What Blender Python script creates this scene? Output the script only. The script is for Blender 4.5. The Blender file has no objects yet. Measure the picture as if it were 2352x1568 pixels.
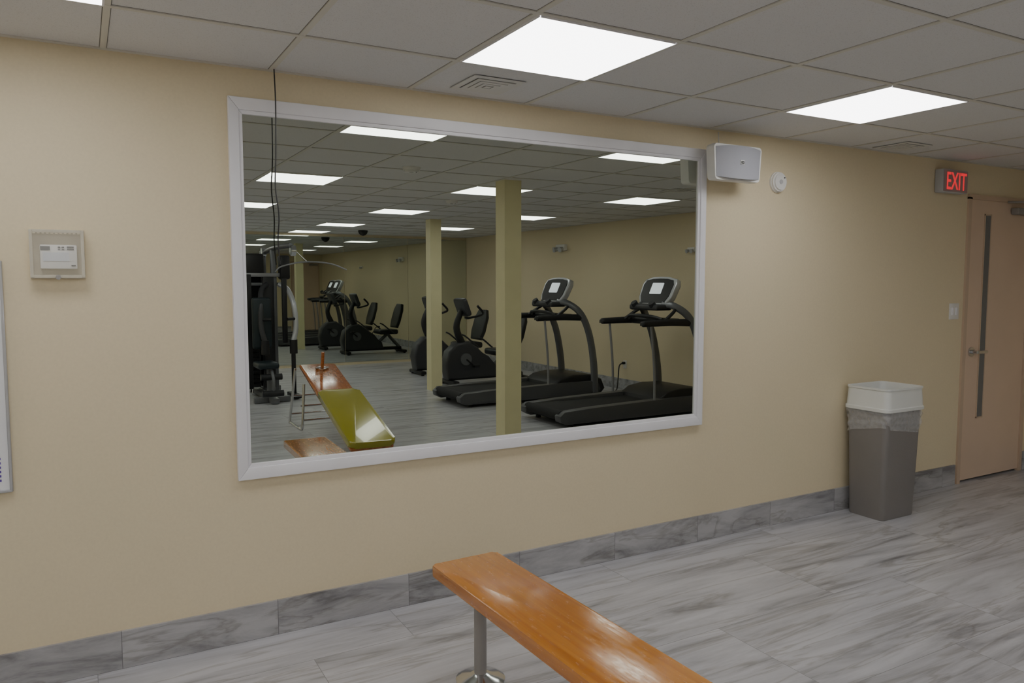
import bpy, bmesh, math, random
from mathutils import Vector, Matrix
random.seed(4)
T=0.6096; A1=1.325; B1=2.18; D=3.309; CZ=2.398; XR=6.70; XL=-2.6; YB=-7.15
COL=bpy.context.scene.collection

# ---------------------------------------------------------------- materials
def srgb(r,g,b):
    def f(c):
        c/=255.
        return c/12.92 if c<=.04045 else ((c+.055)/1.055)**2.4
    return (f(r),f(g),f(b),1)
def newmat(name):
    m=bpy.data.materials.new(name); m.use_nodes=True
    nt=m.node_tree; b=nt.nodes['Principled BSDF']
    return m,nt,b
def N(nt,t,**kw):
    n=nt.nodes.new(t)
    for k,v in kw.items():
        if k in n.inputs: n.inputs[k].default_value=v
        else: setattr(n,k,v)
    return n
def simple(name,col,rough=.5,metal=0,bump=0,bscale=200,var=.06,vscale=6,emis=None,es=0,coat=0):
    m,nt,b=newmat(name)
    tc=N(nt,'ShaderNodeTexCoord')
    no=N(nt,'ShaderNodeTexNoise',Scale=vscale,Detail=3.0)
    nt.links.new(tc.outputs['Object'],no.inputs['Vector'])
    mx=N(nt,'ShaderNodeMix',data_type='RGBA')
    mx.inputs[6].default_value=tuple(c*(1-var) for c in col[:3])+(1,)
    mx.inputs[7].default_value=tuple(min(1,c*(1+var)) for c in col[:3])+(1,)
    nt.links.new(no.outputs['Fac'],mx.inputs[0])
    nt.links.new(mx.outputs[2],b.inputs['Base Color'])
    b.inputs['Roughness'].default_value=rough; b.inputs['Metallic'].default_value=metal
    b.inputs['Coat Weight'].default_value=coat
    if emis:
        b.inputs['Emission Color'].default_value=emis; b.inputs['Emission Strength'].default_value=es
    if bump:
        n2=N(nt,'ShaderNodeTexNoise',Scale=bscale,Detail=2.0)
        nt.links.new(tc.outputs['Object'],n2.inputs['Vector'])
        bp=N(nt,'ShaderNodeBump',Strength=bump,Distance=.002)
        nt.links.new(n2.outputs['Fac'],bp.inputs['Height']); nt.links.new(bp.outputs['Normal'],b.inputs['Normal'])
    return m

def wallmat():
    m,nt,b=newmat('cream_wallcovering')
    tc=N(nt,'ShaderNodeTexCoord')
    n1=N(nt,'ShaderNodeTexNoise',Scale=1.3,Detail=4.0)
    n2=N(nt,'ShaderNodeTexNoise',Scale=90.0,Detail=4.0)
    nt.links.new(tc.outputs['Object'],n1.inputs['Vector']); nt.links.new(tc.outputs['Object'],n2.inputs['Vector'])
    a=N(nt,'ShaderNodeMix',data_type='RGBA'); a.inputs[6].default_value=(.79,.685,.475,1); a.inputs[7].default_value=(.83,.725,.51,1)
    nt.links.new(n1.outputs['Fac'],a.inputs[0])
    c=N(nt,'ShaderNodeMix',data_type='RGBA',blend_type='MULTIPLY'); c.inputs[0].default_value=.10
    nt.links.new(a.outputs[2],c.inputs[6]); nt.links.new(n2.outputs['Fac'],c.inputs[7])
    nt.links.new(c.outputs[2],b.inputs['Base Color'])
    b.inputs['Roughness'].default_value=.55; b.inputs['Specular IOR Level'].default_value=.35
    bp=N(nt,'ShaderNodeBump',Strength=.12,Distance=.002)
    nt.links.new(n2.outputs['Fac'],bp.inputs['Height']); nt.links.new(bp.outputs['Normal'],b.inputs['Normal'])
    return m
def stone(name,tw,th,base,dark,offx=0,axis='floor',rough=.35,seam=.0025,seamk=.9):
    m,nt,b=newmat(name)
    tc=N(nt,'ShaderNodeTexCoord')
    mp=N(nt,'ShaderNodeMapping'); nt.links.new(tc.outputs['Object'],mp.inputs['Vector'])
    if axis=='wall':
        mp.inputs['Rotation'].default_value=(-math.pi/2,0,0)
    mp.inputs['Location'].default_value=(offx,0,0)
    br=N(nt,'ShaderNodeTexBrick',Scale=1.0); br.offset=.36; br.offset_frequency=2
    br.inputs['Brick Width'].default_value=tw; br.inputs['Row Height'].default_value=th
    br.inputs['Mortar Size'].default_value=seam; br.inputs['Mortar Smooth'].default_value=0.1; br.inputs['Bias'].default_value=0
    br.inputs['Color1'].default_value=(0,0,0,1); br.inputs['Color2'].default_value=(1,1,1,1); br.inputs['Mortar'].default_value=(.5,.5,.5,1)
    nt.links.new(mp.outputs[0],br.inputs['Vector'])
    sc=N(nt,'ShaderNodeVectorMath',operation='SCALE'); sc.inputs['Scale'].default_value=17.
    nt.links.new(br.outputs['Color'],sc.inputs[0])
    ad=N(nt,'ShaderNodeVectorMath',operation='ADD'); nt.links.new(mp.outputs[0],ad.inputs[0]); nt.links.new(sc.outputs[0],ad.inputs[1])
    st=N(nt,'ShaderNodeMapping'); st.inputs['Scale'].default_value=(.75,7.0,7.0) if axis=='floor' else (1.6,6.5,6.5); st.inputs['Rotation'].default_value=(0,0,.08 if axis=='floor' else .42)
    nt.links.new(ad.outputs[0],st.inputs['Vector'])
    n1=N(nt,'ShaderNodeTexNoise',Scale=1.5,Detail=10.0,Roughness=.64,Distortion=.5); nt.links.new(st.outputs[0],n1.inputs['Vector'])
    r1=N(nt,'ShaderNodeValToRGB'); e=r1.color_ramp.elements
    e[0].position=.32; e[0].color=dark; e[1].position=.60; e[1].color=base
    x=e.new(.45); x.color=tuple((dark[i]*.4+base[i]*.6) for i in range(3))+(1,)
    nt.links.new(n1.outputs['Fac'],r1.inputs[0])
    n3=N(nt,'ShaderNodeTexNoise',Scale=.9,Detail=5.0,Roughness=.55,Distortion=.7); nt.links.new(st.outputs[0],n3.inputs['Vector'])
    r3=N(nt,'ShaderNodeValToRGB'); e=r3.color_ramp.elements
    e[0].position=.47; e[0].color=(1,1,1,1); e[1].position=.53; e[1].color=(1,1,1,1); x=e.new(.50); x.color=(.66,.64,.60,1)
    nt.links.new(n3.outputs['Fac'],r3.inputs[0])
    mu=N(nt,'ShaderNodeMix',data_type='RGBA',blend_type='MULTIPLY'); mu.inputs[0].default_value=.75
    nt.links.new(r1.outputs[0],mu.inputs[6]); nt.links.new(r3.outputs[0],mu.inputs[7])
    sm=N(nt,'ShaderNodeMix',data_type='RGBA'); sm.inputs[7].default_value=tuple(c*seamk for c in dark[:3])+(1,)
    nt.links.new(br.outputs['Fac'],sm.inputs[0]); nt.links.new(mu.outputs[2],sm.inputs[6])
    nt.links.new(sm.outputs[2],b.inputs['Base Color'])
    b.inputs['Roughness'].default_value=rough
    bp=N(nt,'ShaderNodeBump',Strength=.10,Distance=.002); nt.links.new(n1.outputs['Fac'],bp.inputs['Height']); nt.links.new(bp.outputs['Normal'],b.inputs['Normal'])
    return m
def woodmat(name,c1,c2,rough=.12,axis=1):
    m,nt,b=newmat(name)
    tc=N(nt,'ShaderNodeTexCoord'); mp=N(nt,'ShaderNodeMapping')
    s=[34,34,34]; s[axis]=1.0; mp.inputs['Scale'].default_value=s
    nt.links.new(tc.outputs['Object'],mp.inputs['Vector'])
    n1=N(nt,'ShaderNodeTexNoise',Scale=1.3,Detail=5.0,Distortion=.3); nt.links.new(mp.outputs[0],n1.inputs['Vector'])
    r=N(nt,'ShaderNodeValToRGB'); e=r.color_ramp.elements; e[0].position=.3;e[0].color=c1;e[1].position=.7;e[1].color=c2
    nt.links.new(n1.outputs['Fac'],r.inputs[0])
    mp2=N(nt,'ShaderNodeMapping'); s=[9,9,9]; s[axis]=4; mp2.inputs['Scale'].default_value=s; nt.links.new(tc.outputs['Object'],mp2.inputs['Vector'])
    n2=N(nt,'ShaderNodeTexNoise',Scale=2.2,Detail=4.0); nt.links.new(mp2.outputs[0],n2.inputs['Vector'])
    r2=N(nt,'ShaderNodeValToRGB'); e=r2.color_ramp.elements; e[0].position=.235;e[0].color=(.10,.06,.04,1);e[1].position=.262;e[1].color=(1,1,1,1)
    nt.links.new(n2.outputs['Fac'],r2.inputs[0])
    mu=N(nt,'ShaderNodeMix',data_type='RGBA',blend_type='MULTIPLY'); mu.inputs[0].default_value=.9
    nt.links.new(r.outputs[0],mu.inputs[6]); nt.links.new(r2.outputs[0],mu.inputs[7]); nt.links.new(mu.outputs[2],b.inputs['Base Color'])
    mp3=N(nt,'ShaderNodeMapping'); s=[40,40,40]; s[axis]=12; mp3.inputs['Scale'].default_value=s; nt.links.new(tc.outputs['Object'],mp3.inputs['Vector'])
    n4=N(nt,'ShaderNodeTexNoise',Scale=1.6,Detail=8.0,Roughness=.65); nt.links.new(mp3.outputs[0],n4.inputs['Vector'])
    mr=N(nt,'ShaderNodeMapRange'); mr.inputs['From Min'].default_value=.40; mr.inputs['From Max'].default_value=.62; mr.inputs['To Min'].default_value=rough*.8; mr.inputs['To Max'].default_value=rough*2.3
    nt.links.new(n4.outputs['Fac'],mr.inputs['Value']); nt.links.new(mr.outputs[0],b.inputs['Roughness'])
    bp=N(nt,'ShaderNodeBump',Strength=.14,Distance=.002); nt.links.new(n1.outputs['Fac'],bp.inputs['Height']); nt.links.new(bp.outputs['Normal'],b.inputs['Normal'])
    b.inputs['Specular IOR Level'].default_value=.8
    b.inputs['Coat Weight'].default_value=.5; b.inputs['Coat Roughness'].default_value=.14
    nt.links.new(bp.outputs['Normal'],b.inputs['Coat Normal'])
    return m
def ceilmat():
    m,nt,b=newmat('acoustic_tile')
    tc=N(nt,'ShaderNodeTexCoord')
    n1=N(nt,'ShaderNodeTexNoise',Scale=260.0,Detail=2.0); nt.links.new(tc.outputs['Object'],n1.inputs['Vector'])
    r=N(nt,'ShaderNodeValToRGB'); e=r.color_ramp.elements; e[0].position=.30;e[0].color=(.60,.60,.60,1);e[1].position=.42;e[1].color=(.725,.73,.74,1)
    nt.links.new(n1.outputs['Fac'],r.inputs[0])
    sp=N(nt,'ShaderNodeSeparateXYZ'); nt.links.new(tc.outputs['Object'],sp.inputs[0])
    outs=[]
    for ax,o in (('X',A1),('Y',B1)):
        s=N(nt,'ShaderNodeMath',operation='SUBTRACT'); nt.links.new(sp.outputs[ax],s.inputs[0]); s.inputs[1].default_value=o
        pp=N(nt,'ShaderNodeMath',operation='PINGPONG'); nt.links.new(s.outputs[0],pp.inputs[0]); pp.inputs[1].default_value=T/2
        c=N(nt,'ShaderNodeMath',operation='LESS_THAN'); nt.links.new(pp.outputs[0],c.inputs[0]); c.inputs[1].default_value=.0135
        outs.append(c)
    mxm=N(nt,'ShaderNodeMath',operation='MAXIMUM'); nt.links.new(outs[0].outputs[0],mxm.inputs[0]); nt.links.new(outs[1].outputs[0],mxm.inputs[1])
    mx=N(nt,'ShaderNodeMix',data_type='RGBA'); mx.inputs[7].default_value=(.24,.235,.22,1)  # gap shadow along the T-bar edges, painted into the tile colour
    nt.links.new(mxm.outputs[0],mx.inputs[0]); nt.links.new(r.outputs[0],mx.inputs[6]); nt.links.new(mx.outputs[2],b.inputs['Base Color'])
    b.inputs['Roughness'].default_value=.9
    bp=N(nt,'ShaderNodeBump',Strength=.25,Distance=.002); nt.links.new(n1.outputs['Fac'],bp.inputs['Height']); nt.links.new(bp.outputs['Normal'],b.inputs['Normal'])
    return m
def clearmat(name,col,alpha,rough=.1,nscale=14.0,spread=.3):
    m,nt,b=newmat(name)
    tr=N(nt,'ShaderNodeBsdfTransparent'); mix=N(nt,'ShaderNodeMixShader'); mix.inputs[0].default_value=alpha
    no=N(nt,'ShaderNodeTexNoise',Scale=nscale,Detail=3.0); tc=N(nt,'ShaderNodeTexCoord'); nt.links.new(tc.outputs['Object'],no.inputs['Vector'])
    mr=N(nt,'ShaderNodeMapRange'); mr.inputs['To Min'].default_value=alpha*(1-spread); mr.inputs['To Max'].default_value=min(1,alpha*(1+spread))
    nt.links.new(no.outputs['Fac'],mr.inputs['Value']); nt.links.new(mr.outputs[0],mix.inputs[0])
    nt.links.new(tr.outputs[0],mix.inputs[1]); nt.links.new(b.outputs[0],mix.inputs[2]); nt.links.new(mix.outputs[0],nt.nodes['Material Output'].inputs[0])
    b.inputs['Base Color'].default_value=col; b.inputs['Roughness'].default_value=rough
    return m

M={}
M['wall']=wallmat()
M['col']=simple('column_paint',(.78,.73,.46,1),.5,bump=.1)
M['floor']=stone('grey_porcelain_floor',1.2,.6,srgb(198,198,203),srgb(144,144,148),axis='floor',rough=.30,seam=.0015)
M['base']=stone('grey_porcelain_baseboard',.605,5.,srgb(182,182,185),srgb(124,123,126),offx=-.305,axis='wall',rough=.4,seam=.0014)
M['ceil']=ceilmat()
M['tbar']=simple('grid_bar_paint',(.66,.65,.59,1),.5)
M['vent']=simple('vent_paint',(.68,.68,.66,1),.5)
M['white']=simple('white_trim_paint',(.84,.84,.88,1),.4,bump=.15,bscale=30)
M['plast']=simple('white_plastic',(.82,.82,.80,1),.4)
M['beige']=simple('beige_backing',(.62,.57,.45,1),.5)
M['plastg']=simple('light_grey_plastic',(.50,.51,.53,1),.4)
M['grille']=simple('speaker_grille',(.42,.43,.48,1),.55,bump=.5,bscale=700)
M['mirror']=simple('mirror_silvering',(.585,.62,.555,1),0.0,1,var=.004)
M['mirror2']=simple('wall_mirror_silvering',(.66,.70,.64,1),0.0,1,var=.004)
M['black']=simple('black_plastic',(.016,.016,.018,1),.45,bump=.1)
M['blackv']=simple('black_vinyl',(.018,.019,.022,1),.38,bump=.3,bscale=120)
M['rubber']=simple('black_belt_rubber',(.013,.013,.014,1),.75,bump=.4,bscale=300)
M['dgrey']=simple('dark_grey_plastic',(.045,.046,.052,1),.42)
M['railg']=simple('rail_grey_plastic',(.085,.086,.092,1),.42)
M['steel']=simple('grey_painted_steel',(.17,.175,.19,1),.38,.3)
M['midg']=simple('mid_grey_steel',(.30,.30,.32,1),.4,.3)
M['silver']=simple('silver_plastic',(.50,.51,.54,1),.3,.3)
M['chrome']=simple('chrome',(.65,.66,.68,1),.15,1)
M['post']=simple('brushed_post_metal',(.34,.33,.32,1),.45,.3,bump=.2)
M['screen']=simple('lit_screen',(.6,.62,.66,1),.2,emis=(.75,.8,.9,1),es=.9)
M['lcd']=simple('lcd_display',(.68,.72,.78,1),.15)
M['wood']=woodmat('varnished_orange_wood',srgb(176,104,28),srgb(210,138,50))
M['wood2']=woodmat('varnished_brown_wood',srgb(160,86,34),srgb(200,118,54))
M['green']=simple('olive_green_vinyl',srgb(164,156,28),.16,bump=.1,bscale=40,coat=.5)
M['door']=simple('peach_laminate_door',(.72,.56,.43,1),.42,var=.06,vscale=3)
M['jamb']=simple('peach_jamb',(.60,.46,.34,1),.42)
M['lite']=simple('dark_door_glass',(.16,.17,.18,1),.08)
M['can']=simple('grey_taupe_plastic',srgb(132,128,126),.5,bump=.3,bscale=90)
M['canw']=simple('white_bin_collar',(.74,.76,.74,1),.45)
M['bag']=clearmat('clear_bin_bag',(.85,.86,.88,1),.30,.3,40.0,.35)
M['cover']=clearmat('clear_thermostat_cover',(.80,.78,.70,1),.10,.12)
M['coveredge']=clearmat('clear_cover_edge',(.80,.76,.64,1),.40,.2)
M['red']=simple('red_exit_letters',(.8,.03,.04,1),.5,emis=(1,.035,.05,1),es=.65)
M['signface']=simple('exit_sign_face',(.42,.31,.31,1),.4)
M['purple']=simple('purple_print',(.12,.06,.35,1),.6)
M['paper']=simple('white_board_surface',(.80,.81,.84,1),.35)
M['alu']=simple('board_edge_aluminium',(.50,.51,.54,1),.35,.6)
M['dark']=simple('dark_duct',(.14,.14,.14,1),.9)
M['teal']=simple('dark_teal_vinyl',(.012,.022,.028,1),.4)
def lightmat():
    m,nt,b=newmat('led_panel_diffuser')
    b.inputs['Base Color'].default_value=(.9,.9,.9,1)
    tc=N(nt,'ShaderNodeTexCoord'); no=N(nt,'ShaderNodeTexNoise',Scale=1.0); nt.links.new(tc.outputs['Object'],no.inputs['Vector'])
    mr=N(nt,'ShaderNodeMapRange'); mr.inputs['To Min'].default_value=ES*.98; mr.inputs['To Max'].default_value=ES*1.02
    nt.links.new(no.outputs['Fac'],mr.inputs['Value']); nt.links.new(mr.outputs[0],b.inputs['Emission Strength'])
    b.inputs['Emission Color'].default_value=(1,.99,.985,1)
    return m
ES=7.5
M['led']=lightmat()

# ---------------------------------------------------------------- mesh helpers
def fin(name,bm,mat,parent=None,smooth=False,loc=None):
    bmesh.ops.recalc_face_normals(bm,faces=bm.faces)
    me=bpy.data.meshes.new(name); bm.to_mesh(me); bm.free()
    me.materials.append(M[mat] if isinstance(mat,str) else mat)
    if smooth:
        for p in me.polygons: p.use_smooth=True
        try: me.set_sharp_from_angle(angle=math.radians(38))
        except Exception: pass
    o=bpy.data.objects.new(name,me); COL.objects.link(o)
    if parent: o.parent=parent
    if loc: o.location=loc
    return o
def abox(bm,c,s,bev=0,seg=2,mat=None,taper=None):
    r=bmesh.ops.create_cube(bm,size=1.0); vs=r['verts']
    for v in vs:
        k=1
        if taper and v.co.z>0: k=taper
        v.co=Vector((v.co.x*s[0]*k,v.co.y*s[1]*k,v.co.z*s[2]))
    if bev>0:
        es=list({e for v in vs for e in v.link_edges})
        g=bmesh.ops.bevel(bm,geom=es,offset=bev,segments=seg,affect='EDGES',profile=.5)
        vs=list(set(vs)|set(g['verts'])); vs=[v for v in vs if v.is_valid]
    for v in vs:
        if mat is not None: v.co=mat@v.co
        v.co+=Vector(c)
def aprism(bm,prof,mat,h,bev=0,seg=2):
    """profile (u,v) extruded +-h/2 along w; mat maps (u,v,w)->object"""
    vs=[]
    for w in (-h/2,h/2):
        vs.append([bm.verts.new(Vector((u,v,w))) for u,v in prof])
    n=len(prof); fs=[bm.faces.new(vs[0][::-1]),bm.faces.new(vs[1])]
    for i in range(n):
        fs.append(bm.faces.new((vs[0][i],vs[0][(i+1)%n],vs[1][(i+1)%n],vs[1][i])))
    allv=vs[0]+vs[1]
    if bev>0:
        es=list(set(list(fs[0].edges)+list(fs[1].edges)))
        g=bmesh.ops.bevel(bm,geom=es,offset=bev,segments=seg,affect='EDGES',profile=.5)
        allv=[v for v in set(allv)|set(g['verts']) if v.is_valid]
    for v in allv: v.co=mat@v.co
def cat(pts,n):
    if n<=1 or len(pts)<3: return [Vector(p) for p in pts]
    P=[Vector(p) for p in pts]; P=[2*P[0]-P[1]]+P+[2*P[-1]-P[-2]]; out=[]
    for i in range(1,len(P)-2):
        for k in range(n):
            t=k/n; a,b,c,d=P[i-1],P[i],P[i+1],P[i+2]
            out.append(.5*((2*b)+(c-a)*t+(2*a-5*b+4*c-d)*t*t+(3*b-a-3*c+d)*t**3))
    out.append(P[-2]); return out
def atube(bm,pts,r,res=10,n=6,sx=1.0,closed=False):
    P=cat(pts,n); m=len(P)
    up=None; rings=[]
    for i,p in enumerate(P):
        t=(P[min(i+1,m-1)]-P[max(i-1,0)]).normalized()
        if up is None:
            up=Vector((0,1,0)) if abs(t.y)<.9 else Vector((1,0,0))
        up=(up-t*up.dot(t)).normalized(); s=t.cross(up)
        rr=r if not isinstance(r,(list,tuple)) else r[0]+(r[1]-r[0])*i/(m-1)
        rings.append([bm.verts.new(p+(up*math.cos(a)*rr*sx+s*math.sin(a)*rr)) for a in [2*math.pi*k/res for k in range(res)]])
    for i in range(m-1):
        for k in range(res):
            bm.faces.new((rings[i][k],rings[i][(k+1)%res],rings[i+1][(k+1)%res],rings[i+1][k]))
    bm.faces.new(rings[0][::-1]); bm.faces.new(rings[-1])
def acyl(bm,p,q,r,res=20): atube(bm,[p,q],r,res=res,n=1)
def rrect(w,h,r,seg=5,cx=0,cy=0):
    out=[]
    for (sx,sy,a0) in ((1,1,0),(-1,1,90),(-1,-1,180),(1,-1,270)):
        for k in range(seg+1):
            a=math.radians(a0+90*k/seg); out.append((cx+sx*(w/2-r)+r*math.cos(a),cy+sy*(h/2-r)+r*math.sin(a)))
    return out
def aloft(bm,rings,cap0=True,cap1=True):
    R=[[bm.verts.new(Vector(p)) for p in ring] for ring in rings]; n=len(R[0])
    for i in range(len(R)-1):
        for k in range(n): bm.faces.new((R[i][k],R[i][(k+1)%n],R[i+1][(k+1)%n],R[i+1][k]))
    if cap0: bm.faces.new(R[0][::-1])
    if cap1: bm.faces.new(R[-1])
def box(name,c,s,mat,parent=None,bev=0,seg=2):
    bm=bmesh.new(); abox(bm,c,s,bev,seg); return fin(name,bm,mat,parent,smooth=bev>0)
def cylo(name,p,q,r,mat,parent=None,res=14):
    bm=bmesh.new(); acyl(bm,p,q,r,res); return fin(name,bm,mat,parent,True)
def tube(name,pts,r,mat,parent=None,res=10,n=6,sx=1.0):
    bm=bmesh.new(); atube(bm,pts,r,res,n,sx); return fin(name,bm,mat,parent,True)
def empty(name,loc,label,cat_,group=None,rz=0):
    o=bpy.data.objects.new(name,None); o.empty_display_size=.1; o.location=loc; o.rotation_euler=(0,0,rz); COL.objects.link(o)
    tag(o,label,cat_,group); return o
def tag(o,label,cat_,group=None):
    o['label']=label; o['category']=cat_
    if group: o['group']=group
    return o
def struct(o,label=None):
    o['kind']='structure'
    if label: o['label']=label
    o['category']='room'
    return o
def ch(o,**k):
    for a,b_ in k.items(): o[a]=b_
    return o
def clone(root,loc,rz=None):
    new=root.copy(); COL.objects.link(new); new.location=loc
    if rz is not None: new.rotation_euler=(0,0,rz)
    def rec(src,dst):
        for c0 in list(src.children):
            c=c0.copy(); c.parent=dst; c.matrix_parent_inverse=c0.matrix_parent_inverse.copy(); COL.objects.link(c); rec(c0,c)
    rec(root,new); return new
XZ=Matrix(((1,0,0,0),(0,0,1,0),(0,1,0,0),(0,0,0,1)))   # (u,v,w)->(x=u,z=v,y=w)

# ---------------------------------------------------------------- room shell
def sbox(name,x0,x1,y0,y1,z0,z1,mat,label):
    o=box(name,((x0+x1)/2,(y0+y1)/2,(z0+z1)/2),(x1-x0,y1-y0,z1-z0),mat)
    return struct(o,label)
W=.12
sbox('floor',XL-W,XR+W,YB-W,D+W,-.1,0,'floor','grey veined porcelain tile floor')
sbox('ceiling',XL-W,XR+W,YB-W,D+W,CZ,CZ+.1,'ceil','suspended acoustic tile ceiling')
DX0,DX1,DZ=5.725,6.60,2.15
bm=bmesh.new()
def ab(x0,x1,y0,y1,z0,z1): abox(bm,((x0+x1)/2,(y0+y1)/2,(z0+z1)/2),(x1-x0,y1-y0,z1-z0))
ab(XL-W,DX0,D,D+W,0,CZ); ab(DX1,XR+W,D,D+W,0,CZ); ab(DX0,DX1,D,D+W,DZ,CZ); ab(DX0-.1,DX1+.1,D+W,D+W+.02,0,CZ)
struct(fin('wall_front',bm,'wall'),'cream textured wall')
sbox('wall_right',XR,XR+W,YB,D,0,CZ,'wall','cream textured wall')
sbox('wall_left',XL-W,XL,YB,D,0,CZ,'wall','cream textured wall')
sbox('wall_back',XL,XR,YB-W,YB,0,CZ,'wall','cream textured wall')
BH=.152
bm=bmesh.new(); ab(XL,DX0-.03,D-.012,D,0,BH); ab(DX1+.03,XR,D-.012,D,0,BH)
struct(fin('baseboard_front',bm,'base'),'grey veined tile baseboard')
def baseY(name,x0,x1):
    bm=bmesh.new(); abox(bm,((x0+x1)/2,(YB+D)/2,BH/2),(x1-x0,D-YB-.03,BH)); return struct(fin(name,bm,'base'),'grey veined tile baseboard')
baseY('baseboard_right',XR-.012,XR); baseY('baseboard_left',XL,XL+.012)
# ceiling T-bar grid
bm=bmesh.new(); bw=.021
k=-7
while A1+k*T<XR:
    x=A1+k*T
    if x>XL: abox(bm,(x,(YB+D)/2,CZ-.002),(bw,D-YB,.004))
    k+=1
for j in range(-17,3):
    y=B1+j*T
    if YB<y<D: abox(bm,((XL+XR)/2,y,CZ-.0024),(XR-XL,bw,.004))
abox(bm,((XL+XR)/2,D-.011,CZ-.0024),(XR-XL,.022,.004)); abox(bm,(XR-.011,(YB+D)/2,CZ-.0024),(.022,D-YB,.004))
struct(fin('trim_1',bm,'tbar'),'painted metal ceiling grid')

# ---------------------------------------------------------------- door
d=box('door_1',((DX0+DX1)/2,D+.018,DZ/2+.004),(DX1-DX0-.05,.04,DZ-.03),'door'); struct(d,'peach laminate door with narrow glass strip')
SX=5.985
ch(box('vision_strip',(SX,D-.003,1.26),(.072,.006,1.53),'lite',d),label='narrow dark glass strip')
bm=bmesh.new()
for (cx,cz,sx,sz) in ((SX-.040,1.26,.008,1.55),(SX+.040,1.26,.008,1.55),(SX,1.26+.769,.088,.008),(SX,1.26-.769,.088,.008)): abox(bm,(cx,D-.004,cz),(sx,.010,sz))
fin('strip_moulding',bm,'jamb',d)
bm=bmesh.new(); acyl(bm,(5.84,D-.002,1.0),(5.84,D-.014,1.0),.036); acyl(bm,(5.84,D-.012,1.0),(5.84,D-.055,1.0),.013); atube(bm,[(5.84,D-.055,1.0),(5.875,D-.058,1.0),(5.965,D-.052,.998)],.012,n=5)
ch(fin('handle',bm,'chrome',d,True),label='chrome lever handle')
box('latch_plate',(5.763,D-.004,.99),(.014,.006,.09),'post',d)
bm=bmesh.new(); abox(bm,(6.42,D-.035,2.07),(.26,.06,.05),.008); atube(bm,[(6.40,D-.06,2.10),(6.25,D-.17,2.12),(6.22,D-.02,2.135)],.009,n=3)
ch(fin('door_closer',bm,'post',d,True),label='grey hydraulic door closer')
bm=bmesh.new()
for x in (DX0+.01,DX1-.01): abox(bm,(x,D+.0,DZ/2),(.04,.03,DZ))
abox(bm,((DX0+DX1)/2,D,DZ+.004),(DX1-DX0+.02,.03,.035))
struct(fin('trim_2',bm,'jamb'),'peach door frame')

# ---------------------------------------------------------------- big mirror
x0,x1,z0,z1=.542,3.118,.700,2.273
r=empty('wall_mirror',((x0+x1)/2,D,z0),'large wall mirror in a white painted wooden frame','mirror')
def rel(o,root):
    o.parent=root; o.matrix_parent_inverse=Matrix.Translation(root.location).inverted(); return o
rel(box('mirror_glass',((x0+x1)/2,D-.006,(z0+z1)/2),(x1-x0-.04,.008,z1-z0-.04),'mirror'),r)
def mitre(bm,quad,yo,th):
    b2=bmesh.new(); aprism(b2,quad,XZ,th,bev=.003,seg=2)
    for v in b2.verts: v.co.y+=yo
    me=bpy.data.meshes.new('tmp'); b2.to_mesh(me); b2.free(); bm.from_mesh(me); bpy.data.meshes.remove(me)
def quads(x0,x1,z0,z1,fx,fz):
    i0,i1,j0,j1=x0+fx,x1-fx,z0+fz,z1-fz
    return ([(x0,z1),(x1,z1),(i1,j1),(i0,j1)],[(x0,z0),(i0,j0),(i1,j0),(x1,z0)],[(x0,z0),(x0,z1),(i0,j1),(i0,j0)],[(x1,z0),(i1,j0),(i1,j1),(x1,z1)])
qa=quads(x0,x1,z0,z1,.040,.050); qb=quads(x0+.038,x1-.038,z0+.048,z1-.048,.017,.018)
for i in range(4):
    bm=bmesh.new(); mitre(bm,qa[i],D-.0145,.027); mitre(bm,qb[i],D-.0105,.019)
    rel(fin('frame_rail',bm,'white',None,True),r)
# back-wall mirror panels
pw=1.24
for i in range(5):
    xa=XR-.005-pw*(i+1)
    o=box('mirror_panel',(xa+pw/2,YB+.006,1.20),(pw-.006,.008,2.30),'mirror2'); tag(o,'floor-to-ceiling frameless mirror panel on the end wall','mirror','end wall mirror panels')

# ---------------------------------------------------------------- ceiling lights, vents, detectors
def mklight():
    root=empty('ceiling_light',(0,0,CZ),'glowing white square recessed LED ceiling panel','ceiling light','recessed ceiling light panels')
    h=T/2-.011
    box('diffuser',(0,0,-.0055),(2*h-.008,2*h-.008,.006),'led',root)
    bm=bmesh.new()
    for s in (-1,1):
        abox(bm,(s*(h-.0005),0,-.005),(.007,2*h,.008)); abox(bm,(0,s*(h-.0005),-.005),(2*h-.014,.007,.008))
    fin('rim',bm,'white',root)
    return root
first=None
for ci in (-6,-3,0,3,6):
    for rj in (0,-4,-8,-12,-15):
        if (ci,rj) in ((6,-15),(6,0)): continue
        loc=(A1+(ci+.5)*T,B1+(rj+.5)*T,CZ)
        if loc[0]<XL+.35: continue
        if first is None: first=mklight(); first.location=loc
        else: clone(first,loc)
def mkvent(loc,size=.25):
    root=empty('ceiling_vent',loc,'grey square ceiling air vent with concentric louvres','vent','ceiling air vents')
    s=size
    bm=bmesh.new()
    for k,(a,z,w) in enumerate(((s/2,-.005,.030),(s/2-.035,-.008,.022),(s/2-.061,-.010,.020),(s/2-.085,-.012,.018))):
        for sg in (-1,1):
            abox(bm,(sg*(a-w/2),0,z),(w,2*a,.003)); abox(bm,(0,sg*(a-w/2),z),(2*a-2*w,w,.003))
    fin('louvre_frame',bm,'vent',root)
    box('centre_plate',(0,0,-.013),(.030,.030,.003),'vent',root)
    box('duct_opening',(0,0,-.0015),(s-.03,s-.03,.002),'dark',root)
    return root
v=mkvent((1.60,3.06,CZ))
for p in ((4.64,3.12,CZ),(5.0,.95,CZ),(4.45,-4.7,CZ),(1.63,-3.2,CZ)): clone(v,p)
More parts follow.
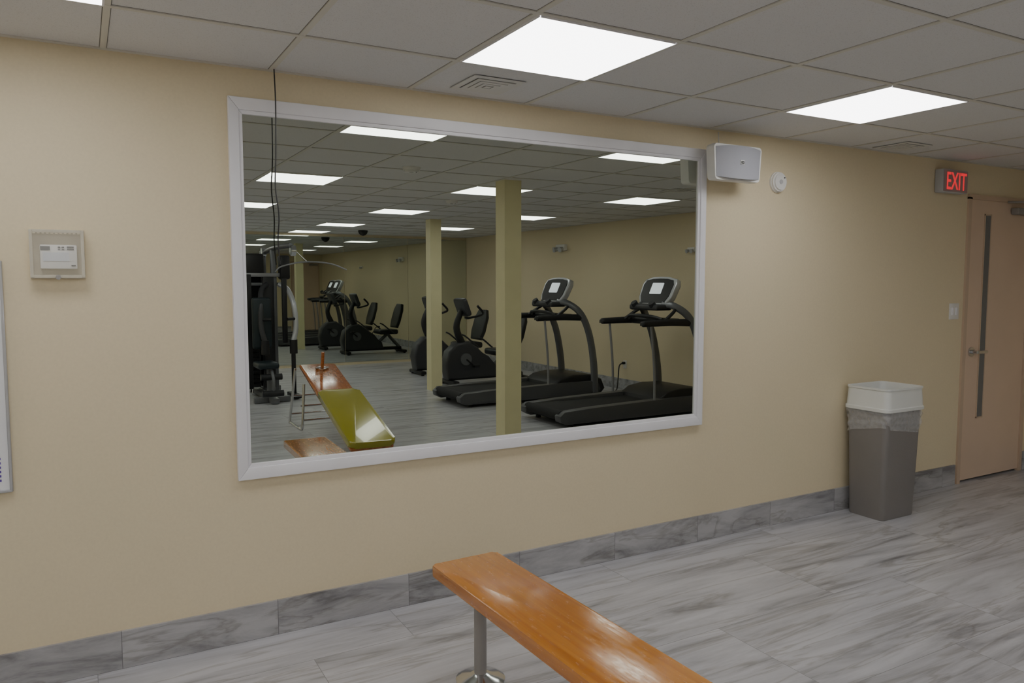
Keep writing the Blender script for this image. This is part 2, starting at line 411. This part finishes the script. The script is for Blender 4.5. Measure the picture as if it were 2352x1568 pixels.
def disc_detector(name,loc,normal_y,label,r=.062,group=None,mat='plast'):
    root=empty(name,loc,label,'smoke detector',group)
    ax=Vector((0,-1,0)) if normal_y else Vector((0,0,-1))
    bm=bmesh.new(); acyl(bm,(0,0,0),ax*.012,r,28)
    acyl(bm,ax*.012,ax*.026,r*.93,28); acyl(bm,ax*.026,ax*.036,r*.78,28)
    fin('detector_body',bm,mat,root,True)
    bm=bmesh.new(); acyl(bm,ax*.036,ax*.039,r*.22,16); fin('sensor_cap',bm,'plastg',root,True)
    bm=bmesh.new(); c=ax*.037+Vector((r*.45,0,r*.4) if normal_y else (r*.4,r*.4,0)); acyl(bm,c,c+ax*.003,.004,10); fin('indicator',bm,'black',root,True)
    return root
disc_detector('smoke_detector',(3.71,D,2.13),True,'round white smoke detector mounted on the cream wall')
disc_detector('smoke_detector',(2.23,1.08,CZ),False,'round white smoke detector on the ceiling tiles',.07,'ceiling smoke detectors')
disc_detector('smoke_detector',(3.49,-.91,CZ),False,'round white smoke detector on the ceiling tiles',.07,'ceiling smoke detectors')
root=empty('dome_camera',(4.2,-6.0,CZ),'small black ceiling dome camera','camera')
bm=bmesh.new(); aloft(bm,[[(math.cos(a)*r_,math.sin(a)*r_,z) for a in [2*math.pi*k/20 for k in range(20)]] for r_,z in ((.08,0),(.08,-.02),(.07,-.05),(.04,-.08),(.012,-.09))]); fin('dome',bm,'black',root,True)

# ---------------------------------------------------------------- speaker
root=empty('wall_speaker',(3.235,D,2.19),'white box wall speaker with grey grille beside the mirror','speaker')
bm=bmesh.new()
def spr(w,h,y,bul):
    pts=rrect(w,h,.022,4); return [((u*(1-.06*(v<0))),y-bul*(1-(2*u/w)**2),v) for u,v in pts]
aloft(bm,[spr(.29,.15,-.070,0),spr(.36,.195,-.084,0),spr(.37,.20,-.125,0),spr(.365,.196,-.148,.004)])
fin('cabinet',bm,'plast',root,True)
bm=bmesh.new()
n=14; ringsA=[]
for i in range(n+1):
    u=-.172+.344*i/n; y=-.150-.030*(1-(u/.172)**2); hh=.091-.010*(abs(u)/.172)**2
    ringsA.append([(u,y,hh),(u*.94,y,-hh),(u*.94,-.140,-hh),(u,-.140,hh)])
aloft(bm,ringsA); fin('grille',bm,'grille',root,True)
box('badge',(0,-.1815,.0),(.030,.003,.022),'plast',root)
bm=bmesh.new()
for dx in (-.0055,.0055):
    abox(bm,(dx,-.1835,.004),(.0095,.002,.004)); abox(bm,(dx,-.1835,-.006),(.0095,.002,.004)); abox(bm,(dx-.004,-.1835,-.001),(.003,.002,.013)); abox(bm,(dx+.004,-.1835,-.001),(.003,.002,.013))
fin('badge_mark',bm,'black',root)
bm=bmesh.new(); abox(bm,(0,-.004,.02),(.07,.008,.11),.003); atube(bm,[(0,-.006,.02),(0,-.05,.02),(0,-.085,.0)],.014,n=4); fin('bracket',bm,'plastg',root,True)
tube('cord',[(-.03,-.02,.19),(-.03,-.03,.12),(-.02,-.06,.06)],.0025,'vent',root)

# ---------------------------------------------------------------- exit sign
root=empty('exit_sign',(5.45,D,2.157),'illuminated exit sign with red letters above the light switch','exit sign')
box('housing',(0,-.033,.082),(.30,.06,.163),'plastg',root,bev=.006)
box('face_panel',(0,-.065,.082),(.285,.004,.148),'signface',root)
cu=bpy.data.curves.new('t','FONT'); cu.body='EXIT'; cu.size=.155; cu.extrude=.001; cu.align_x='CENTER'; cu.align_y='CENTER'; cu.offset=.001
to=bpy.data.objects.new('t',cu); COL.objects.link(to); bpy.context.view_layer.update()
me=bpy.data.meshes.new_from_object(to.evaluated_get(bpy.context.evaluated_depsgraph_get())); bpy.data.objects.remove(to)
me.materials.clear(); me.materials.append(M['red'])
xs=[v.co.x for v in me.vertices]; ys=[v.co.y for v in me.vertices]
kx=.235/(max(xs)-min(xs)); ky=.120/(max(ys)-min(ys)); mx_=(max(xs)+min(xs))/2; my=(max(ys)+min(ys))/2
for v in me.vertices: v.co.x=(v.co.x-mx_)*kx; v.co.y=(v.co.y-my)*ky
o=bpy.data.objects.new('letters',me); COL.objects.link(o); o.parent=root; o.rotation_euler=(math.pi/2,0,0); o.location=(.008,-.0685,.082)

# switch plate
root=empty('light_switch',(5.60,D,1.31),'white double light switch plate beside the door','light switch')
box('plate',(0,-.004,.0),(.115,.007,.118),'plast',root,bev=.002)
for sx in (-.024,.024): box('toggle',(sx,-.010,0),(.022,.008,.055),'white',root,bev=.002)

# ---------------------------------------------------------------- thermostat
root=empty('thermostat',(-.07,D,1.63),'white thermostat inside a clear plastic locking cover','thermostat')
box('base_plate',(0,-.003,0),(.176,.006,.180),'beige',root,bev=.002)
box('body',(.004,-.020,-.010),(.118,.028,.088),'plast',root,bev=.004)
ch(box('display',(-.004,-.0355,-.010),(.084,.003,.032),'lcd',root),label='pale display window')
ch(box('status_window',(-.038,-.0355,.021),(.030,.003,.014),'steel',root),label='small dark readout window')
for dx,dz,w_ in ((.006,.025,.008),(.006,.017,.008),(.018,.025,.008),(.018,.017,.008),(.042,.026,.022),(.042,.018,.022),(.050,-.042,.014)): box('button',(dx,-.0355,dz),(w_,.003,.004),'steel',root)
bm=bmesh.new(); t=.003; w,h,dp=.17,.172,.055
abox(bm,(0,-dp,0),(w,t,h))
ch(fin('cover',bm,'cover',root),label='clear plastic cover')
bm=bmesh.new(); abox(bm,(-w/2,-dp/2-.003,0),(t,dp-.006,h)); abox(bm,(w/2,-dp/2-.003,0),(t,dp-.006,h)); abox(bm,(0,-dp/2-.003,h/2),(w,dp-.006,t)); abox(bm,(0,-dp/2-.003,-h/2),(w,dp-.006,t))
for s in (-1,1): abox(bm,(s*(w/2-.004),-dp-.002,0),(.010,.003,h)); abox(bm,(0,-dp-.002,s*(h/2-.004)),(w-.02,.003,.010))
fin('cover_rim',bm,'coveredge',root)
bm=bmesh.new()
for i in range(11): abox(bm,(-.070+.014*i,-dp-.005,.074),(.008,.002,.004))
fin('vent_slots',bm,'beige',root)
bm=bmesh.new(); acyl(bm,(0,-.045,-.085),(0,-.062,-.085),.009,14); fin('lock',bm,'post',root,True)

# ---------------------------------------------------------------- notice board
root=empty('notice_board',(-.62,D,.765),'white board with thin aluminium edge hung on the cream wall','board')
box('panel',(0,-.009,.418),(.75,.012,.825),'paper',root)
bm=bmesh.new()
for s in (-1,1): abox(bm,(s*.371,-.011,.418),(.010,.020,.842),.002,1); abox(bm,(0,-.011,.418+s*.417),(.742,.020,.010),.002,1)
fin('edge_frame',bm,'alu',root,True)
bm=bmesh.new()
for i in range(6): abox(bm,(.335,-.0158,.042+.016*i),(.014,.001,.008)); abox(bm,(.310,-.0158,.042+.016*i),(.020,.001,.006))
ch(fin('printed_marks',bm,'purple',root),label='small purple printed marks')

# ---------------------------------------------------------------- hanging cable
root=tube('hanging_cable',[(.722,3.262,CZ-.004),(.725,3.262,2.25),(.722,3.268,2.05),(.716,3.262,1.92),(.726,3.255,1.80),(.722,3.262,1.70),(.728,3.262,1.60)],.0026,'black',None,8,8)
tag(root,'thin black cable hanging from the ceiling over the mirror','cable')

# ---------------------------------------------------------------- trash can
root=empty('trash_can',(4.565,3.125,0),'grey taupe plastic bin with white collar and clear liner bag','trash can')
bm=bmesh.new()
def rr(w,d_,r_,z): return [(u,v,z) for u,v in rrect(w,d_,r_,5)]
aloft(bm,[rr(.325,.25,.03,0),rr(.33,.255,.03,.01),rr(.365,.295,.035,.69),rr(.355,.285,.035,.69),rr(.31,.24,.03,.02)],True,True)
fin('bin_body',bm,'can',root,True)
bm=bmesh.new()
aloft(bm,[rr(.378,.308,.04,.700),rr(.402,.330,.045,.705),rr(.402,.330,.045,.723),rr(.388,.318,.04,.728),rr(.374,.306,.04,.838),rr(.384,.316,.042,.841),rr(.384,.316,.042,.853),rr(.368,.300,.04,.853),rr(.358,.290,.038,.845),rr(.362,.292,.038,.70)],False,False)
ch(fin('collar',bm,'canw',root,True),label='white plastic bin collar')
bm=bmesh.new(); rings=[]
for i in range(13):
    z=.706-.0115*i; ring=[]
    base=rrect(.386-.002*i,.316-.002*i,.045,18)
    for kk,(u,v) in enumerate(base):
        a_=math.atan2(v,u)
        w_=.005*math.sin(a_*11+i*.5)+.003*math.sin(a_*23-i*.8)+.002*math.sin(i*1.7+a_*5)+.003
        l=math.hypot(u,v); zz=z+(i/12)*(.034*math.sin(a_*2+1.0)+.010*math.sin(a_*7)); ring.append((u*(1+w_/l),v*(1+w_/l),zz))
    rings.append(ring)
aloft(bm,rings,False,False)
fin_bag=ch(fin('liner_bag',bm,'bag',root,True),label='clear crinkled plastic liner')
bm=bmesh.new(); bmesh.ops.create_icosphere(bm,subdivisions=2,radius=.022)
for v_ in bm.verts: v_.co=Vector((v_.co.x*1.1+.205,v_.co.y*.8-.10,v_.co.z*1.2+.665))*1.0+Vector((.003*math.sin(v_.co.z*300),0,0))
fin('bag_knot',bm,'bag',root,True)

# ---------------------------------------------------------------- bench
root=empty('bench',(1.285,2.01,0),'narrow varnished orange wooden bench on metal posts','bench')
bm=bmesh.new()
aprism(bm,rrect(.283,1.27,.014,5,0,0),Matrix.Translation((0,-.012,.43)),.042,bev=.008,seg=3)
o=fin('seat_plank',bm,'wood',root,True); o.rotation_euler=(0,0,math.radians(1.6))
for y in (.52,-.45):
    bm=bmesh.new(); acyl(bm,(.0,y,.012),(.0,y,.41),.024,24); abox(bm,(0,y,.404),(.16,.10,.008))
    leg=fin('leg',bm,'post',root,True)
    bm=bmesh.new(); aloft(bm,[[(math.cos(a)*r_,y+math.sin(a)*r_,z) for a in [2*math.pi*k/28 for k in range(28)]] for r_,z in ((.095,0),(.095,.006),(.075,.016),(.04,.024),(.03,.03))])
    fl=fin('foot_flange',bm,'chrome',leg,True)
# ---------------------------------------------------------------- columns
for i,(x,y) in enumerate(((3.265,.74),(4.33,-3.33))):
    sbox('trim_%d'%(i+3),x-.082,x+.082,y-.082,y+.082,0,CZ,'col','yellow painted square column')

# ---------------------------------------------------------------- sit-up board
root=empty('situp_board',(2.19,-.7,0),'inclined sit-up bench, olive vinyl pad on varnished wood','exercise bench')
lo=Vector((-.05,1.06,.13)); hi=Vector((.05,-1.06,.645)); ax=(hi-lo); L=ax.length; ay=ax.normalized(); axx=Vector((1,0,0)); axx=(axx-ay*axx.dot(ay)).normalized(); az=axx.cross(ay)
if az.z<0: az=-az
mt=Matrix(((axx.x,ay.x,az.x,lo.x),(axx.y,ay.y,az.y,lo.y),(axx.z,ay.z,az.z,lo.z),(0,0,0,1)))
bm=bmesh.new(); aprism(bm,rrect(.39,L,.03,4,0,L/2),mt@Matrix.Translation((0,0,-.035)),.03,bev=.005); fin('board',bm,'wood2',root,True)
bm=bmesh.new(); aprism(bm,rrect(.415,L*.58,.05,5,0,L*.29-.01),mt@Matrix.Translation((0,0,.008)),.058,bev=.024,seg=4); ch(fin('pad',bm,'green',root,True),label='glossy olive green vinyl pad')
bm=bmesh.new(); p0=mt@Vector((.02,L-.16,-.02)); p1=mt@Vector((.02,L-.16,.17)); acyl(bm,p0,p1,.018,14); fin('foot_post',bm,'wood2',root,True)
bm=bmesh.new(); acyl(bm,mt@Vector((-.05,L-.16,-.01)),mt@Vector((.09,L-.16,-.01)),.012,12); acyl(bm,mt@Vector((.02,L-.16,-.018)),mt@Vector((.02,L-.16,-.004)),.05,18); fin('post_bracket',bm,'chrome',root,True)
bm=bmesh.new()
for s in (-1,1):
    atube(bm,[(.0+s*.21,-.98,.60),(-.02+s*.22,-1.0,.30),(-.03+s*.235,-1.04,.03),(-.03+s*.235,-.98,.013),(-.03+s*.235,-.62,.013),(-.03+s*.22,-.56,.05),(-.01+s*.20,-.62,.47)],.014,n=5)
for (y,z) in ((-1.03,.10),(-1.0,.30),(-.575,.10),(-.59,.25)): acyl(bm,(-.255,y,z),(.205,y,z),.010,12)
fin('leg_frame',bm,'chrome',root,True)
bm=bmesh.new()
for s in (-1,1): acyl(bm,(-.05+s*.14,.92,.11),(-.05+s*.14,.92,.004),.014,12)
acyl(bm,(-.22,.92,.014),(.12,.92,.014),.014,12); fin('front_foot',bm,'chrome',root,True)

# ---------------------------------------------------------------- treadmills
def mktread(loc):
    g='black treadmills with silver consoles'
    R=empty('treadmill',loc,'black treadmill with grey curved uprights and silver console','treadmill',g)
    hw=.41
    for s in (-1,1):
        bm=bmesh.new(); aprism(bm,[(-.06,.035),(-.13,.07),(-.14,.13),(-.08,.175),(.3,.19),(1.4,.215),(1.9,.215),(1.95,.10),(1.9,.035)],XZ@Matrix.Translation((0,0,s*(hw-.05))),.12,bev=.015)
        fin('side_rail',bm,'railg',R,True)
    bm=bmesh.new(); abox(bm,(.88,0,.14),(1.86,.70,.06),.01); atube(bm,[(-.07,-.35,.125),(-.07,.35,.125)],.055,n=1,res=16); fin('running_belt',bm,'rubber',R,True)
    bm=bmesh.new(); aprism(bm,[(1.22,.15),(1.24,.21),(1.35,.275),(1.55,.305),(1.84,.295),(2.00,.23),(2.06,.10),(2.0,.04),(1.30,.04)],XZ,.74,bev=.03,seg=3); fin('motor_hood',bm,'black',R,True)
    for x in (.05,1.85):
        for s in (-1,1): cylo('foot',(x,s*.33,0),(x,s*.33,.08),.03,'black',R)
    for s in (-1,1):
        bm=bmesh.new(); atube(bm,[(1.86,s*.40,.06),(1.84,s*.40,.45),(1.76,s*.40,.85),(1.63,s*.385,1.12),(1.48,s*.30,1.25),(1.40,s*.18,1.27)],[.056,.042],n=7,res=12,sx=.62)
        ch(fin('upright',bm,'steel',R,True),label='grey curved upright')
        bm=bmesh.new(); atube(bm,[(1.68,s*.37,1.06),(1.35,s*.38,1.07),(1.00,s*.38,1.065),(.96,s*.38,1.06)],[.044,.032],n=5,res=12); atube(bm,[(1.28,s*.36,1.08),(1.42,s*.34,1.17),(1.50,s*.31,1.22)],.020,n=4); fin('handrail',bm,'black',R,True)
        bm=bmesh.new(); atube(bm,[(1.14,s*.385,.14),(1.13,s*.385,.55),(1.08,s*.385,1.05)],.015,n=4); fin('rail_pole',bm,'midg',R,True)
    bm=bmesh.new(); abox(bm,(1.46,0,1.07),(.18,.70,.08),.025,3); atube(bm,[(1.30,-.30,1.10),(1.24,-.20,1.13),(1.22,0,1.14),(1.24,.20,1.13),(1.30,.30,1.10)],.022,n=5); fin('cross_bar',bm,'black',R,True)
    e2=Vector((.42,0,.90)).normalized(); e3=Vector((-e2.z,0,e2.x)); o_=Vector((1.40,0,1.26))
    m4=Matrix(((0,e2.x,e3.x,o_.x),(1,0,0,0),(0,e2.z,e3.z,o_.z),(0,0,0,1)))
    prof=[(-.23,0),(.23,0),(.29,.10),(.305,.27),(.27,.335),(.15,.355),(0,.36),(-.15,.355),(-.27,.335),(-.305,.27),(-.29,.10)]
    bm=bmesh.new(); aprism(bm,prof,m4@Matrix.Translation((0,0,-.035)),.08,bev=.018,seg=3)
    con=ch(fin('console',bm,'silver',R,True),label='silver console with dark face')
    pf=[(u*.86,.024+v*.86) for u,v in prof]
    bm=bmesh.new(); aprism(bm,pf,m4@Matrix.Translation((0,0,.008)),.008); fin('console_face',bm,'black',con)
    bm=bmesh.new(); aprism(bm,rrect(.20,.14,.01,3,0,.205),m4@Matrix.Translation((0,0,.014)),.006); fin('screen',bm,'screen',con)
    bm=bmesh.new(); abox(bm,(1.38,0,1.235),(.24,.50,.07),.025,3); atube(bm,[(1.30,.16,1.24),(1.26,.16,1.29)],.04,n=1,res=14); atube(bm,[(1.30,-.16,1.24),(1.26,-.16,1.29)],.04,n=1,res=14); fin('accessory_tray',bm,'dgrey',con,True)
    return R
t1=mktread((4.42,-.40,0)); t2=clone(t1,(4.07,-2.08,0))
# outlet and power cord
root=empty('power_outlet',(XR,-2.02,.36),'black plug in a wall outlet with trailing power cord','outlet')
box('plate',(-.003,0,0),(.006,.075,.115),'plast',root,bev=.002)
box('plug',(-.03,0,.02),(.05,.035,.035),'black',root,bev=.008)
tube('cord',[(-.05,0,.02),(-.12,.02,-.02),(-.20,.10,-.20),(-.32,.22,-.32),(-.52,.32,-.352)],.009,'black',root,8,6)

def mkem(loc):
    R=empty('emergency_light',loc,'white twin-head emergency light on the cream wall','emergency light','emergency lights')
    box('battery_box',(-.027,0,0),(.06,.26,.10),'plast',R,bev=.01)
    for s in (-1,1):
        bm=bmesh.new(); atube(bm,[(-.05,s*.075,-.02),(-.12,s*.085,-.035)],[.03,.045],n=1,res=16); fin('lamp_head',bm,'plastg',R,True)
    return R
e=mkem((XR,-3.65,2.07)); e2_=clone(e,(XR,-.68,1.93)); e2_.scale=(.6,.5,.6)

# ---------------------------------------------------------------- recumbent bikes
def mkbike(loc):
    R=empty('exercise_bike',loc,'black recumbent exercise bike with mesh seat back','exercise bike','recumbent exercise bikes')
    bm=bmesh.new(); abox(bm,(.70,0,.10),(1.25,.10,.07),.02,2); abox(bm,(.08,0,.045),(.10,.52,.06),.02,2); abox(bm,(1.32,0,.045),(.10,.52,.06),.02,2)
    fin('base_frame',bm,'black',R,True)
    for x in (.08,1.32):
        for s in (-1,1): cylo('foot',(x,s*.22,0),(x,s*.22,.03),.025,'black',R,12)
    bm=bmesh.new(); prof=[(.02,.08),(-.02,.30),(.03,.50),(.17,.62),(.36,.64),(.52,.54),(.66,.38),(.86,.24),(.90,.10)]
    aprism(bm,prof,XZ,.22,bev=.035,seg=3); fin('flywheel_shroud',bm,'dgrey',R,True)
    for s in (-1,1):
        bm=bmesh.new(); acyl(bm,(.30,s*.10,.38),(.30,s*.135,.38),.09,24); fin('crank_disc',bm,'steel',R,True)
        bm=bmesh.new(); atube(bm,[(.30,s*.14,.38),(.30+s*.12,s*.15,.38-s*.10)],.012,n=1); abox(bm,(.30+s*.12,s*.21,.38-s*.10),(.09,.11,.03),.008); fin('pedal',bm,'black',R,True)
    bm=bmesh.new(); atube(bm,[(.30,0,.58),(.20,0,.85),(.28,0,1.10)],[.06,.04],n=5,res=12); fin('console_mast',bm,'black',R,True)
    e2=Vector((-.35,0,.93)).normalized(); e3=Vector((e2.z,0,-e2.x)); o_=Vector((.34,0,1.05))
    m4=Matrix(((0,e2.x,e3.x,o_.x),(1,0,0,0),(0,e2.z,e3.z,o_.z),(0,0,0,1)))
    bm=bmesh.new(); aprism(bm,rrect(.36,.28,.05,4,0,.11),m4,.07,bev=.015); c=fin('console',bm,'dgrey',R,True)
    bm=bmesh.new(); aprism(bm,rrect(.16,.10,.01,3,0,.14),m4@Matrix.Translation((0,0,.037)),.006); fin('screen',bm,'steel',c)
    bm=bmesh.new(); atube(bm,[(.40,-.30,1.18),(.50,-.28,1.06),(.40,-.10,1.00),(.36,0,.99),(.40,.10,1.00),(.50,.28,1.06),(.40,.30,1.18)],.018,n=5); fin('handlebar',bm,'black',R,True)
    tube('seat_post',[(.72,0,.16),(1.00,0,.40)],.035,'steel',R,12,1); tube('seat_brace',[(1.28,0,.12),(1.02,0,.40)],.035,'steel',R,12,1)
    bm=bmesh.new(); abox(bm,(.98,0,.46),(.42,.44,.10),.035,3); fin('seat_cushion',bm,'blackv',R,True)
    bm=bmesh.new(); e2=Vector((.28,0,.96)).normalized(); e3=Vector((-e2.z,0,e2.x))
    m4=Matrix(((0,e2.x,e3.x,1.17),(1,0,0,0),(0,e2.z,e3.z,.54),(0,0,0,1)))
    aprism(bm,[(-.17,0),(.17,0),(.22,.15),(.21,.40),(.13,.53),(-.13,.53),(-.21,.40),(-.22,.15)],m4,.07,bev=.02,seg=3); fin('seat_back',bm,'blackv',R,True)
    bm=bmesh.new(); atube(bm,[(.74,-.31,.66),(.82,-.31,.62),(1.02,-.31,.46),(1.10,-.20,.42),(1.14,0,.42),(1.10,.20,.42),(1.02,.31,.46),(.82,.31,.62),(.74,.31,.66)],.014,n=4); fin('side_grips',bm,'dgrey',R,True)
    return R
b1=mkbike((4.66,-3.72,0)); clone(b1,(4.74,-5.15,0))

# ---------------------------------------------------------------- multi gym
root=empty('multi_gym',(2.07,-3.85,0),'black and grey multi-station gym machine with lat bar','gym machine')
bm=bmesh.new()
abox(bm,(0,0,.04),(.10,1.5,.07),.01); abox(bm,(0,-.55,.04),(.7,.08,.07),.01); abox(bm,(0,.55,.04),(.45,.08,.07),.01)
abox(bm,(.10,-.30,1.0),(.07,.07,1.90),.01); abox(bm,(.16,.05,1.0),(.07,.07,1.90),.01)
atube(bm,[(.10,-.40,1.90),(.16,.05,1.97),(.30,.45,2.00)],.032,n=4,res=12); abox(bm,(.02,.02,1.50),(.44,.05,.04),.01)
fin('frame',bm,'steel',root,True)
box('crossbar',(.0,.10,1.62),(.50,.05,.05),'midg',root,.01)
bm=bmesh.new()
for i in range(14): abox(bm,(-.12,-.15,.16+.058*i),(.20,.30,.052),.005,1)
fin('weight_stack',bm,'black',root,True)
bm=bmesh.new()
for s in (-1,1): acyl(bm,(-.12,-.15+s*.09,.05),(-.12,-.15+s*.09,1.90),.012,12)
fin('guide_rods',bm,'chrome',root,True)
bm=bmesh.new(); abox(bm,(-.10,-.10,1.75),(.28,.36,.30),.03,2); abox(bm,(.29,.08,1.72),(.13,.18,.32),.03,2); abox(bm,(-.10,-.33,.95),(.36,.03,1.7),.01,2); abox(bm,(.08,.08,.88),(.14,.06,1.50),.01,2); abox(bm,(-.20,.10,.88),(.12,.06,1.50),.01,2); fin('weight_shroud',bm,'black',root,True)
bm=bmesh.new(); abox(bm,(-.06,.32,1.0),(.24,.08,.66),.03,3); fin('back_pad',bm,'teal',root,True)
bm=bmesh.new(); abox(bm,(-.06,.52,.48),(.26,.38,.08),.03,3); fin('seat_pad',bm,'teal',root,True)
cylo('seat_stem',(-.02,.5,.05),(-.02,.5,.45),.03,'steel',root); cylo('pad_bracket',(-.02,.05,.95),(-.02,.30,.95),.025,'steel',root)
for s in (-1,1):
    X=.14
    bm=bmesh.new(); atube(bm,[(X+s*.08,.10,1.50),(X+s*.17,.20,1.42),(X+s*.21,.34,1.22),(X+s*.22,.38,.95),(X+s*.18,.40,.76)],.034,n=6,res=12); a_=ch(fin('press_arm',bm,'silver' if s>0 else 'dgrey',root,True),label='silver curved press arm' if s>0 else 'dark curved press arm')
    cylo('grip',(X+s*.21,.38,1.05),(X+s*.10,.44,1.05),.02,'black',a_,12); cylo('roller_pad',(X+s*.18,.40,.78),(X+s*.18,.40,.60),.05,'black',a_,14)
bm=bmesh.new(); abox(bm,(.34,.30,.45),(.05,.05,.80),.008); abox(bm,(.34,.30,.04),(.10,.40,.05),.01); abox(bm,(.26,.20,1.15),(.06,.06,.85),.006); fin('side_post',bm,'black',root,True)
bm=bmesh.new(); atube(bm,[(.12,.35,1.66),(.20,.38,1.73),(.48,.42,1.79),(.80,.46,1.77),(1.02,.48,1.69)],.010,n=6); fin('lat_bar',bm,'midg',root,True)
bm=bmesh.new(); acyl(bm,(.30,.43,1.93),(.36,.43,1.93),.07,24); acyl(bm,(.34,.43,1.95),(.50,.43,1.80),.004,8); acyl(bm,(.07,-.25,1.93),(.13,-.25,1.93),.06,20); fin('pulley',bm,'chrome',root,True)
tube('leg_lever',[(-.02,.66,.42),(-.02,.76,.30),(-.02,.74,.12)],.02,'steel',root,10,4)
cylo('leg_roller',(-.16,.68,.34),(.10,.68,.34),.04,'blackv',root,16); cylo('leg_roller',(-.16,.75,.14),(.10,.75,.14),.04,'blackv',root,16)

# ---------------------------------------------------------------- world + camera
w=bpy.data.worlds.new('World'); bpy.context.scene.world=w; w.use_nodes=True
w.node_tree.nodes['Background'].inputs[0].default_value=(.05,.05,.05,1)
f,yaw,pitch,roll=1753.8,.5130,.0777,-.0004
F=Vector((math.sin(yaw),math.cos(yaw),0)); R_=Vector((math.cos(yaw),-math.sin(yaw),0)); Zv=Vector((0,0,1))
fw=math.cos(pitch)*F-math.sin(pitch)*Zv; up=math.sin(pitch)*F+math.cos(pitch)*Zv
r2=math.cos(roll)*R_+math.sin(roll)*up; u2=-math.sin(roll)*R_+math.cos(roll)*up
cam=bpy.data.cameras.new('Camera'); co=bpy.data.objects.new('Camera',cam); COL.objects.link(co)
cam.sensor_width=36; cam.lens=f/2352*36; cam.clip_start=.05
co.matrix_world=Matrix(((r2.x,u2.x,-fw.x,0),(r2.y,u2.y,-fw.y,0),(r2.z,u2.z,-fw.z,1.527),(0,0,0,1)))
bpy.context.scene.camera=co
